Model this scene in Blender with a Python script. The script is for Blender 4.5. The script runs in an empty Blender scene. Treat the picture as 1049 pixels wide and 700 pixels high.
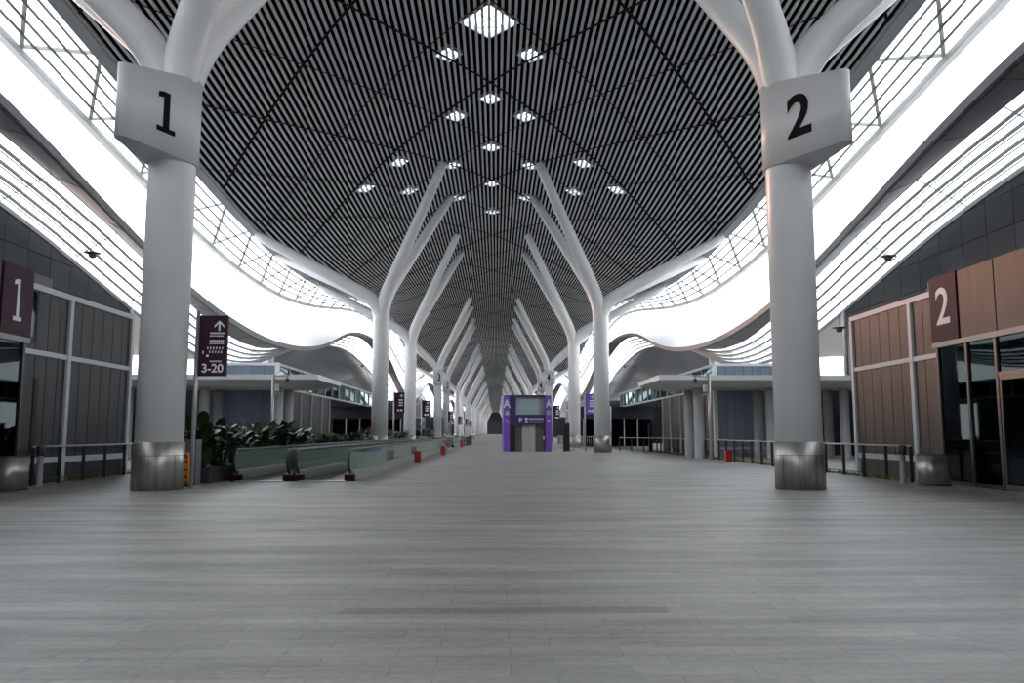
import bpy, math, random
from mathutils import Vector, Matrix
random.seed(7)
S = bpy.context.scene
C = S.collection
PI = math.pi

# ---------------------------------------------------------------- camera, sky, sun, exposure
cd = bpy.data.cameras.new('camera'); cam = bpy.data.objects.new('camera', cd); C.objects.link(cam)
cd.sensor_width = 36; cd.lens = 826 / 1049 * 36; cd.clip_end = 2000; cd.clip_start = .1
cam.location = (0.36, 0, 1.4)
cam.rotation_euler = (math.radians(90 + 6.46), 0, math.radians(-1.14))
S.camera = cam

w = bpy.data.worlds.new('overcast_sky'); S.world = w; w.use_nodes = True
wn = w.node_tree.nodes; wl = w.node_tree.links
bg = wn['Background']
tcw = wn.new('ShaderNodeTexCoord'); sepw = wn.new('ShaderNodeSeparateXYZ'); rw = wn.new('ShaderNodeValToRGB')
wl.new(tcw.outputs['Generated'], sepw.inputs[0]); wl.new(sepw.outputs['Z'], rw.inputs['Fac'])
rw.color_ramp.elements[0].position = 0.0; rw.color_ramp.elements[0].color = (1.0, .985, .95, 1)
rw.color_ramp.elements[1].position = .55; rw.color_ramp.elements[1].color = (.86, .93, 1, 1)
wl.new(rw.outputs['Color'], bg.inputs['Color'])
bg.inputs['Strength'].default_value = 3.4

sd = bpy.data.lights.new('sun', 'SUN'); sun = bpy.data.objects.new('sun', sd); C.objects.link(sun)
sd.energy = 1.1; sd.color = (1, .50, .34); sd.angle = math.radians(5)
sun.rotation_euler = Vector((1, -1.2, -.15)).to_track_quat('-Z', 'Y').to_euler()

vs = S.view_settings
vs.view_transform = 'Standard'; vs.look = 'None'; vs.gamma = 1; vs.use_curve_mapping = False
vs.exposure = 0.45

# ---------------------------------------------------------------- materials
def pm(name, col, rough=.5, metal=0.0, spec=.5):
    m = bpy.data.materials.new(name); m.use_nodes = True
    b = m.node_tree.nodes['Principled BSDF']
    b.inputs['Base Color'].default_value = (*col, 1); b.inputs['Roughness'].default_value = rough
    b.inputs['Metallic'].default_value = metal
    b.inputs['Specular IOR Level'].default_value = spec
    return m

def noisy(name, c1, c2, rough=.5, metal=0.0, scale=(1, 1, 1), nscale=3, spec=.5):
    m = pm(name, c1, rough, metal, spec); nt = m.node_tree; b = nt.nodes['Principled BSDF']
    t = nt.nodes.new('ShaderNodeTexCoord'); mp = nt.nodes.new('ShaderNodeMapping'); mp.inputs['Scale'].default_value = scale
    n = nt.nodes.new('ShaderNodeTexNoise'); n.inputs['Scale'].default_value = nscale; n.inputs['Detail'].default_value = 5
    r = nt.nodes.new('ShaderNodeValToRGB'); r.color_ramp.elements[0].position = .35; r.color_ramp.elements[1].position = .65
    r.color_ramp.elements[0].color = (*c1, 1); r.color_ramp.elements[1].color = (*c2, 1)
    nt.links.new(t.outputs['Object'], mp.inputs[0]); nt.links.new(mp.outputs[0], n.inputs['Vector'])
    nt.links.new(n.outputs['Fac'], r.inputs[0]); nt.links.new(r.outputs[0], b.inputs['Base Color'])
    return m

def glassy(name, tint, fac=.12, rough=.03, gcol=(1, 1, 1), spec_fac=None):
    m = bpy.data.materials.new(name); m.use_nodes = True; nt = m.node_tree; nt.nodes.clear()
    o = nt.nodes.new('ShaderNodeOutputMaterial'); mx = nt.nodes.new('ShaderNodeMixShader')
    tr = nt.nodes.new('ShaderNodeBsdfTransparent'); tr.inputs[0].default_value = (*tint, 1)
    gl = nt.nodes.new('ShaderNodeBsdfGlossy'); gl.inputs['Roughness'].default_value = rough; gl.inputs[0].default_value = (*gcol, 1)
    fr = nt.nodes.new('ShaderNodeLayerWeight'); fr.inputs['Blend'].default_value = fac
    sc = nt.nodes.new('ShaderNodeMath'); sc.operation = 'MULTIPLY'; sc.inputs[1].default_value = .35 if tint[0] > .9 else 1.0
    nt.links.new(fr.outputs['Fresnel'], sc.inputs[0]); nt.links.new(sc.outputs[0], mx.inputs[0]); nt.links.new(tr.outputs[0], mx.inputs[1]); nt.links.new(gl.outputs[0], mx.inputs[2])
    nt.links.new(mx.outputs[0], o.inputs[0])
    return m

M = {}
M['white'] = noisy('white_paint', (.74, .75, .77), (.79, .80, .81), .35, nscale=.8)
M['collar'] = pm('collar_paint', (.66, .68, .70), .4)
M['steel'] = noisy('brushed_steel', (.36, .34, .32), (.48, .46, .43), .42, .9, (1, 1, .05), 12)
M['galv'] = pm('galvanised_steel', (.45, .46, .47), .4, .6)
M['slat'] = pm('ceiling_slat_paint', (.52, .53, .53), .5)
M['black'] = pm('black_void', (.004, .004, .005), .9, spec=.05)
M['seam'] = pm('black_joint', (.006, .006, .006), .6, spec=.1)
M['edge'] = pm('edge_beam_paint', (.30, .31, .31), .45)
M['lattice'] = pm('lattice_paint', (.66, .66, .64), .45)
M['thin'] = pm('thin_slat_paint', (.16, .165, .17), .5)
M['soffit'] = pm('soffit_panel', (.27, .27, .275), .45)
M['soffit_line'] = pm('soffit_joint', (.08, .08, .08), .5)
M['roofwhite'] = pm('roof_membrane', (.9, .9, .9), .6)
M['dark'] = pm('dark_metal', (.035, .037, .04), .4)
M['mull'] = pm('mullion_paint', (.48, .51, .56), .4)
M['clad'] = noisy('grey_cladding', (.030, .031, .035), (.040, .042, .046), .45, .1, (1, 1, .15), 2.5, .25)
M['cladwarm'] = noisy('warm_lit_cladding', (.056, .042, .033), (.074, .056, .044), .45, .1, (1, 1, .15), 2.5, .3)  # same cladding as the left, browned to paint in the warm sunlight
M['bluepanel'] = noisy('blue_glass_panel', (.22, .27, .34), (.28, .33, .41), .2, .1, (1, 1, .3), .6)
M['darkglass'] = glassy('dark_tinted_glass', (.16, .21, .22), .2, .02, (.6, .75, .8))
M['lightglass'] = glassy('clear_roof_glass', (.93, .95, .97), .05, .05)
def bal_glass():
    m = glassy('green_balustrade_glass', (.80, .90, .86), .35, .03, (.9, 1, .95)); nt = m.node_tree
    o = [n for n in nt.nodes if n.type == 'OUTPUT_MATERIAL'][0]; src = o.inputs[0].links[0].from_socket
    d = nt.nodes.new('ShaderNodeBsdfDiffuse'); d.inputs[0].default_value = (.26, .31, .29, 1)  # pale diffuse share painted in for the glass reflecting floor and sky
    x = nt.nodes.new('ShaderNodeMixShader'); x.inputs[0].default_value = .26
    nt.links.new(src, x.inputs[1]); nt.links.new(d.outputs[0], x.inputs[2]); nt.links.new(x.outputs[0], o.inputs[0]); return m
M['greenglass'] = bal_glass()
M['inside'] = pm('dark_interior', (.022, .027, .030), .8)
M['plum'] = pm('plum_sign', (.038, .006, .022), .55, spec=.25)
M['bronze'] = pm('bronze_frame', (.085, .08, .075), .4, .3)
M['signwhite'] = pm('sign_white', (.80, .80, .80), .5)
M['numblack'] = pm('numeral_black', (.006, .007, .009), .8, spec=.1)
M['navy'] = pm('navy_fascia', (.008, .010, .022), .35)
M['purple'] = pm('purple_panel', (.20, .09, .50), .35)
M['purpledark'] = pm('dark_purple_panel', (.05, .03, .16), .35)
M['screen'] = pm('pale_glass_screen', (.42, .52, .57), .15)
M['door'] = pm('lift_door_steel', (.50, .49, .46), .4, .3)
M['olive'] = pm('olive_frame', (.10, .095, .07), .4)
M['red'] = pm('red_paint', (.33, .010, .016), .4)
M['darkred'] = pm('dark_red_plastic', (.022, .003, .005), .6, spec=.08)
M['orange'] = pm('orange_plastic', (.85, .27, .02), .45)
M['greycab'] = pm('grey_cabinet', (.10, .10, .11), .5)
M['planter'] = noisy('planter_stone', (.028, .03, .033), (.042, .044, .048), .6, spec=.2)
M['soil'] = pm('soil', (.03, .022, .015), .9)
M['leaf'] = noisy('leaf_green', (.010, .030, .010), (.020, .050, .014), .35, nscale=4)
M['leaf2'] = noisy('bright_leaf', (.06, .14, .02), (.10, .19, .03), .4, nscale=4)
M['leafred'] = noisy('red_leaf', (.16, .03, .02), (.22, .07, .03), .4, nscale=4)
M['rubber'] = pm('black_rubber', (.012, .012, .013), .35)
M['belt'] = noisy('walkway_belt', (.05, .05, .05), (.08, .08, .08), .45, .3, (1, 30, 1), 4)
M['skirt'] = pm('walkway_skirt', (.33, .34, .33), .35, .5)
M['concol'] = pm('canopy_column_paint', (.42, .42, .42), .5)
M['yellow'] = pm('yellow_grass', (.17, .16, .03), .8)

# gable wall glass: dark panes with fine joints
def gable_mat():
    m = pm('gable_glass', (.05, .055, .062), .13, spec=.6); nt = m.node_tree; b = nt.nodes['Principled BSDF']
    t = nt.nodes.new('ShaderNodeTexCoord'); s = nt.nodes.new('ShaderNodeSeparateXYZ'); c = nt.nodes.new('ShaderNodeCombineXYZ')
    br = nt.nodes.new('ShaderNodeTexBrick'); br.offset = 0
    br.inputs['Color1'].default_value = (.052, .058, .066, 1); br.inputs['Color2'].default_value = (.064, .070, .079, 1)
    br.inputs['Mortar'].default_value = (.02, .022, .025, 1); br.inputs['Scale'].default_value = 1
    br.inputs['Mortar Size'].default_value = .03; br.inputs['Brick Width'].default_value = 2.0; br.inputs['Row Height'].default_value = 1.5
    nt.links.new(t.outputs['Object'], s.inputs[0]); nt.links.new(s.outputs['Y'], c.inputs[0]); nt.links.new(s.outputs['Z'], c.inputs[1])
    nt.links.new(c.outputs[0], br.inputs['Vector']); nt.links.new(br.outputs['Color'], b.inputs['Base Color'])
    return m
M['gable'] = gable_mat()

def floor_mat():
    m = pm('paving', (.3, .3, .3), .5, spec=.4); nt = m.node_tree; b = nt.nodes['Principled BSDF']; L = nt.links; N = nt.nodes
    t = N.new('ShaderNodeTexCoord')
    def brick(wd, rh, off, c1, c2, mo, ms):
        br = N.new('ShaderNodeTexBrick'); br.offset = off
        br.inputs['Color1'].default_value = (*c1, 1); br.inputs['Color2'].default_value = (*c2, 1)
        br.inputs['Mortar'].default_value = (*mo, 1); br.inputs['Scale'].default_value = 1
        br.inputs['Mortar Size'].default_value = ms; br.inputs['Mortar Smooth'].default_value = .3
        br.inputs['Brick Width'].default_value = wd; br.inputs['Row Height'].default_value = rh
        L.new(t.outputs['Object'], br.inputs['Vector']); return br
    b1 = brick(.72, .22, .37, (.435, .425, .402), (.372, .364, .345), (.26, .255, .243), .004)
    # slow cross-wise staining
    mp = N.new('ShaderNodeMapping'); mp.inputs['Scale'].default_value = (.12, .9, 1); L.new(t.outputs['Object'], mp.inputs[0])
    n = N.new('ShaderNodeTexNoise'); n.inputs['Scale'].default_value = 2.2; n.inputs['Detail'].default_value = 9; n.inputs['Roughness'].default_value = .65
    L.new(mp.outputs[0], n.inputs['Vector'])
    r = N.new('ShaderNodeValToRGB'); r.color_ramp.elements[0].position = .33; r.color_ramp.elements[1].position = .66
    r.color_ramp.elements[0].color = (.62, .61, .585, 1); r.color_ramp.elements[1].color = (1.14, 1.14, 1.13, 1)
    L.new(n.outputs['Fac'], r.inputs[0])
    n2 = N.new('ShaderNodeTexNoise'); n2.inputs['Scale'].default_value = 14; n2.inputs['Detail'].default_value = 6; n2.inputs['Roughness'].default_value = .7
    L.new(t.outputs['Object'], n2.inputs['Vector'])
    r2 = N.new('ShaderNodeValToRGB'); r2.color_ramp.elements[0].position = .3; r2.color_ramp.elements[1].position = .7
    r2.color_ramp.elements[0].color = (.80, .80, .79, 1); r2.color_ramp.elements[1].color = (1.08, 1.08, 1.07, 1)
    L.new(n2.outputs['Fac'], r2.inputs[0])
    # drainage rows: a darker row of pavers every 6 m
    sp = N.new('ShaderNodeSeparateXYZ'); L.new(t.outputs['Object'], sp.inputs[0])
    md = N.new('ShaderNodeMath'); md.operation = 'PINGPONG'; md.inputs[1].default_value = 3.3; L.new(sp.outputs['Y'], md.inputs[0])
    gt = N.new('ShaderNodeMath'); gt.operation = 'LESS_THAN'; gt.inputs[1].default_value = .11; L.new(md.outputs[0], gt.inputs[0])
    def mul(a, c, f=1):
        x = N.new('ShaderNodeMix'); x.data_type = 'RGBA'; x.blend_type = 'MULTIPLY'; x.inputs[0].default_value = f
        L.new(a, x.inputs[6]); L.new(c, x.inputs[7]); return x.outputs[2]
    c = mul(b1.outputs['Color'], r.outputs[0]); c = mul(c, r2.outputs[0])
    x = N.new('ShaderNodeMix'); x.data_type = 'RGBA'; x.blend_type = 'MULTIPLY'; x.inputs[7].default_value = (.70, .70, .69, 1)
    n3 = N.new('ShaderNodeTexNoise'); n3.inputs['Scale'].default_value = .22; n3.inputs['Detail'].default_value = 1; L.new(t.outputs['Object'], n3.inputs['Vector'])
    g3 = N.new('ShaderNodeMath'); g3.operation = 'GREATER_THAN'; g3.inputs[1].default_value = .5; L.new(n3.outputs['Fac'], g3.inputs[0])
    m3 = N.new('ShaderNodeMath'); m3.operation = 'MULTIPLY'; L.new(gt.outputs[0], m3.inputs[0]); L.new(g3.outputs[0], m3.inputs[1])
    L.new(m3.outputs[0], x.inputs[0]); L.new(c, x.inputs[6]); L.new(x.outputs[2], b.inputs['Base Color'])
    bp = N.new('ShaderNodeBump'); bp.inputs['Strength'].default_value = .12; bp.inputs['Distance'].default_value = .02
    L.new(n2.outputs['Fac'], bp.inputs['Height']); L.new(bp.outputs[0], b.inputs['Normal'])
    return m
M['floor'] = floor_mat()

# ---------------------------------------------------------------- mesh helpers
class MB:
    def __init__(s): s.v = []; s.f = []; s.sm = []
    def add(s, vs, fs, smooth=False):
        k = len(s.v); s.v += [tuple(p) for p in vs]; s.f += [tuple(i + k for i in f) for f in fs]; s.sm += [smooth] * len(fs); return s
    def box(s, x0, x1, y0, y1, z0, z1):
        x0, x1 = sorted((x0, x1)); y0, y1 = sorted((y0, y1)); z0, z1 = sorted((z0, z1))
        return s.add([(x0, y0, z0), (x1, y0, z0), (x1, y1, z0), (x0, y1, z0), (x0, y0, z1), (x1, y0, z1), (x1, y1, z1), (x0, y1, z1)],
                     [(0, 3, 2, 1), (4, 5, 6, 7), (0, 1, 5, 4), (1, 2, 6, 5), (2, 3, 7, 6), (3, 0, 4, 7)])
    def bar(s, p, q, wd, h=None, up=(0, 0, 1)):
        h = h or wd; p = Vector(p); q = Vector(q); d = (q - p).normalized(); u = Vector(up)
        if abs(d.dot(u)) > .99: u = Vector((1, 0, 0))
        r = d.cross(u).normalized() * wd / 2; t = r.cross(d).normalized() * h / 2
        vs = [p - r - t, p + r - t, p + r + t, p - r + t, q - r - t, q + r - t, q + r + t, q - r + t]
        return s.add(vs, [(0, 3, 2, 1), (4, 5, 6, 7), (0, 1, 5, 4), (1, 2, 6, 5), (2, 3, 7, 6), (3, 0, 4, 7)])
    def tube(s, pts, rad, n=12, cap=True):
        pts = [Vector(p) for p in pts]; m = len(pts)
        if not isinstance(rad, (list, tuple)): rad = [rad] * m
        k = len(s.v); ref = None
        for i, p in enumerate(pts):
            d = (pts[min(i + 1, m - 1)] - pts[max(i - 1, 0)]).normalized()
            if ref is None:
                ref = Vector((1, 0, 0)) if abs(d.x) < .8 else Vector((0, 1, 0))
            ref = (ref - d * ref.dot(d)).normalized(); b = d.cross(ref)
            for j in range(n):
                a = 2 * PI * j / n
                s.v.append(tuple(p + (ref * math.cos(a) + b * math.sin(a)) * rad[i]))
        for i in range(m - 1):
            for j in range(n):
                s.f.append((k + i * n + j, k + i * n + (j + 1) % n, k + (i + 1) * n + (j + 1) % n, k + (i + 1) * n + j)); s.sm.append(True)
        if cap:
            s.f.append(tuple(k + j for j in reversed(range(n)))); s.sm.append(False)
            s.f.append(tuple(k + (m - 1) * n + j for j in range(n))); s.sm.append(False)
        return s
    def lathe(s, prof, c=(0, 0, 0), n=32):
        k = len(s.v)
        for r, z in prof:
            for j in range(n):
                a = 2 * PI * j / n; s.v.append((c[0] + r * math.cos(a), c[1] + r * math.sin(a), c[2] + z))
        for i in range(len(prof) - 1):
            for j in range(n):
                s.f.append((k + i * n + j, k + i * n + (j + 1) % n, k + (i + 1) * n + (j + 1) % n, k + (i + 1) * n + j)); s.sm.append(True)
        s.f.append(tuple(k + j for j in reversed(range(n)))); s.sm.append(False)
        s.f.append(tuple(k + (len(prof) - 1) * n + j for j in range(n))); s.sm.append(False)
        return s
    def prism(s, poly, z0, z1, smooth=False):
        n = len(poly)
        z0 = z0 if isinstance(z0, (list, tuple)) else [z0] * n; z1 = z1 if isinstance(z1, (list, tuple)) else [z1] * n
        vs = [(p[0], p[1], z0[i]) for i, p in enumerate(poly)] + [(p[0], p[1], z1[i]) for i, p in enumerate(poly)]
        s.add(vs, [tuple(reversed(range(n))), tuple(range(n, 2 * n))])
        k = len(s.v) - 2 * n
        for i in range(n):
            s.f.append((k + i, k + (i + 1) % n, k + n + (i + 1) % n, k + n + i)); s.sm.append(smooth)
        return s
    def grid(s, rows, smooth=True):
        n = len(rows[0]); k = len(s.v)
        for r in rows: s.v += [tuple(p) for p in r]
        for i in range(len(rows) - 1):
            for j in range(n - 1):
                s.f.append((k + i * n + j, k + i * n + j + 1, k + (i + 1) * n + j + 1, k + (i + 1) * n + j)); s.sm.append(smooth)
        return s
    def text(s, body, size, fn, depth=.01, bold=0.0, spacing=1.0):
        cu = bpy.data.curves.new('t', 'FONT'); cu.body = body; cu.size = size; cu.extrude = depth; cu.offset = bold
        cu.align_x = 'CENTER'; cu.align_y = 'CENTER'; cu.space_character = spacing
        o = bpy.data.objects.new('t', cu); C.objects.link(o)
        dg = bpy.context.evaluated_depsgraph_get(); me = o.evaluated_get(dg).to_mesh()
        vs = [fn(v.co.x, v.co.y, v.co.z) for v in me.vertices]; fs = [tuple(p.vertices) for p in me.polygons]
        s.add(vs, fs); o.evaluated_get(dg).to_mesh_clear(); bpy.data.objects.remove(o); bpy.data.curves.remove(cu)
        return s
    def build(s, name, mat, parent=None, world=True):
        me = bpy.data.meshes.new(name)
        off = Vector(parent.matrix_basis.translation) if (parent and world) else Vector((0, 0, 0))
        if parent and world and parent.parent: off = off + Vector(parent.parent.matrix_basis.translation)
        me.from_pydata([(v[0] - off.x, v[1] - off.y, v[2] - off.z) for v in s.v], [], s.f)
        me.polygons.foreach_set('use_smooth', s.sm); me.validate(); me.update()
        me.materials.append(M[mat] if isinstance(mat, str) else mat)
        o = bpy.data.objects.new(name, me); C.objects.link(o); o.parent = parent
        return o

def tag(o, label, cat, group=None, kind=None):
    if label: o['label'] = label
    if cat: o['category'] = cat
    if group: o['group'] = group
    if kind: o['kind'] = kind
    return o
def thing(name, loc, label, cat, group=None):
    o = bpy.data.objects.new(name, None); C.objects.link(o); o.location = loc; o.matrix_basis.translation = loc
    return tag(o, label, cat, group)
def struct(o): o['kind'] = 'structure'; return o
def copy_tree(o, loc, label=None, rotz=None, mirror=False):
    kids = {}
    for x in bpy.data.objects:
        if x.parent: kids.setdefault(x.parent, []).append(x)
    def rec(a, par):
        c = a.copy(); C.objects.link(c); c.parent = par
        for k in kids.get(a, []): rec(k, c)
        return c
    c = rec(o, None); c.location = loc
    if rotz is not None: c.rotation_euler.z = rotz
    if label: c['label'] = label
    return c
def fit(tab, u):
    if u <= tab[0][0]: return tab[0][1]
    for (a, za), (b, zb) in zip(tab, tab[1:]):
        if u <= b:
            return za + (zb - za) * (u - a) / (b - a)
    return tab[-1][1]
def smoothtab(tab):
    # dense cosine-smoothed version of a control table
    def f(u):
        return sum(fit(tab, abs(u + d)) if u + d < 58.5 else fit(tab, 117 - u - d) for d in (-6, -4, -2, 0, 2, 4, 6)) / 7
    return f
TR = 68.0; PER = 117.0
def fold(Y):
    u = (Y - TR) % PER
    return min(u, PER - u)
def z_edge(Y): return 17.4 - 2.2 * math.cos(2 * PI * (Y - 65) / PER)
def z_rim(Y): return 15.9 - 2.6 * math.cos(2 * PI * (Y - 65) / PER)
_e = smoothtab([(0, 8.9), (8, 9.2), (16, 9.9), (24, 11.2), (32, 13.1), (38, 14.4), (46, 15.3), (58.5, 15.9)])
def z_eave(Y): return _e(fold(Y))
_b = smoothtab([(0, 8.5), (8, 9.1), (18, 11.1), (29, 13.3), (38, 14.4), (58.5, 16.2)])
_w = smoothtab([(0, 6.9), (8, 7.5), (17, 9.2), (31, 12.3), (47, 13.6), (58.5, 14.2)])
def z_band(Y): return _b(fold(Y))
def z_wall(Y): return _w(fold(Y))
ZC = 20.5
def z_ceil(X, Y): return ZC - (ZC - z_edge(Y)) * (abs(X) / 16.5) ** 1.85
Y0, Y1 = -120.0, 790.0
def yr(a, b, st):
    n = max(1, int(math.ceil((b - a) / st))); return [a + (b - a) * i / n for i in range(n + 1)]
YS = yr(Y0, 0, 6) + yr(0, 150, 3)[1:] + yr(150, 400, 5)[1:] + yr(400, Y1, 10)[1:]

# ---------------------------------------------------------------- floor and outside ground
struct(MB().box(-60, 60, -130, 820, -.3, 0).build('floor', 'floor'))
# ---------------------------------------------------------------- louvred ceiling
m = MB()
hw, hh = .064, .07
x = -16.4
xs = []
while x <= 16.41: xs.append(x); x += .3095
for x in xs:
    k = len(m.v)
    for y in YS:
        z = z_ceil(x, y); m.v += [(x - hw, y, z + hh), (x - hw, y, z), (x + hw, y, z), (x + hw, y, z + hh)]
    for i in range(len(YS) - 1):
        for j in range(3):
            a = k + i * 4 + j; m.f.append((a, a + 4, a + 5, a + 1)); m.sm.append(False)
ceil = struct(m.build('ceiling', 'slat'))
# dark deck above the slats, laid out in diamonds, with the skylight diamonds open
HW, HD = .7, .8
SKY = [(0, 35.5, 'big')]
for X, Y in [(2.4, 39.3), (2.4, 47.5), (6.1, 52.4), (2.5, 56), (9.1, 55.9), (6.2, 60.0), (2.9, 64.4)]:
    SKY += [(-X, Y, 's'), (X, Y, 's')]
for Y in (44, 52, 59.8, 68.6): SKY.append((0, Y, 's'))
holes = set(); sky = []
for X, Y, k in SKY:
    i = round(X / HW); j = round(Y / HD)
    if k == 'big':
        if (i + j) % 2 == 0: j += 1
        for di, dj in ((0, 1), (0, -1), (1, 0), (-1, 0)): holes.add((i + di, j + dj))
    else:
        if (i + j) % 2: j += 1
        holes.add((i, j))
    sky.append((i * HW, j * HD, k))
m = MB(); DG = .30
cl = lambda v: max(-16.9, min(16.9, v))
vid = {}
def vt(i, j):
    if (i, j) not in vid:
        X = cl(i * HW); Y = j * HD; vid[(i, j)] = len(m.v); m.v.append((X, Y, z_ceil(X, Y) + DG))
    return vid[(i, j)]
for j in range(int(Y0 / HD), int(Y1 / HD)):
    for i in range(-25, 26):
        if (i + j) % 2 == 0 and (i, j) not in holes:
            m.f.append((vt(i, j - 1), vt(i + 1, j), vt(i, j + 1), vt(i - 1, j))); m.sm.append(False)
m.build('deck', 'black', ceil)
# black joint lines of the diagonal grid, just under the slats
m = MB()
def joint(xa, ya, xb, yb, wd):
    n = max(2, int(abs(xb - xa) / 1.0)); pts = [(xa + (xb - xa) * i / n, ya + (yb - ya) * i / n) for i in range(n + 1)]
    for (a, b), (c, d) in zip(pts, pts[1:]):
        if abs(a) > 16.6 or abs(c) > 16.6: continue
        m.bar((a, b, z_ceil(a, b) - .02), (c, d, z_ceil(c, d) - .02), wd, .03)
for half, wd, ymax in ((1.0, .13, 200), (.5, .05, 110)):
    ax, ay = 6.1 * half, 8.6 * half
    base = 42.3
    for i in range(int(-4 / half), int(4 / half)):
        for j in range(int(-5 / half), int(20 / half)):
            if (i + j) % 2: continue
            x0, y0 = i * ax, base + j * ay
            if y0 > ymax: continue
            if half == .5 and ((i + j) % 4 == 0) and ((i - j) % 4 == 0) and False: continue
            joint(x0, y0, x0 + ax, y0 + ay, wd); joint(x0, y0, x0 + ax, y0 - ay, wd)
m.build('panel_joint', 'seam', ceil)
# edge beams, lattice glazing strips, outer rims
for sd_ in (-1, 1):
    n = 'left' if sd_ < 0 else 'right'
    def sec(fn, mat, name, parent=None, ys=YS):
        mm = MB(); k = 0; first = None
        for y in ys:
            ring = fn(y)
            if first is None: first = len(ring)
            mm.v += [(sd_ * a, y, b) for a, b in ring]
        for i in range(len(ys) - 1):
            for j in range(first):
                a = i * first + j; b = i * first + (j + 1) % first
                mm.f.append((a, a + first, b + first, b)); mm.sm.append(False)
        return mm.build(name, mat, parent)
    eb = struct(sec(lambda y: [(16.45, z_edge(y) - .05), (17.0, z_edge(y) - .12), (17.0, z_edge(y) + .6), (16.45, z_edge(y) + .6)], 'edge', 'trim_1' if sd_ < 0 else 'trim_2'))
    zr = lambda t, y: z_edge(y) + .1 + (z_rim(y) + .1 - z_edge(y) - .1) * t
    XI, XO = 16.95, 18.7
    rim = sec(lambda y: [(XO, z_rim(y) - .08), (XO + .3, z_rim(y) - .08), (XO + .3, z_rim(y) + .25), (XO, z_rim(y) + .25)], 'lattice', 'rim', eb)
    for q in range(1, 5):
        t = q / 5
        xx = XI + (XO - XI) * t
        sec(lambda y: [(xx - .035, zr(t, y)), (xx + .035, zr(t, y)), (xx + .035, zr(t, y) + .1), (xx - .035, zr(t, y) + .1)], 'thin', 'louvre', eb)
    mm = MB(); stp = 5.6; yy = -22.0
    while yy < 520:
        P = lambda t, y, dz=.18: (sd_ * (XI + (XO - XI) * t), y, zr(t, y) + dz)
        for a, b in (((0, yy), (1, yy + stp / 2)), ((1, yy + stp / 2), (0, yy + stp))):
            mm.bar(P(a[0], a[1]), P(b[0], b[1]), .17, .14)
        yy += stp
    mm.build('lattice', 'lattice', eb)
    rows = [[(sd_ * XI, y, zr(0, y) + .32), (sd_ * XO, y, zr(1, y) + .32)] for y in YS]
    MB().grid(rows).build('glazing', 'lightglass', eb)

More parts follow.
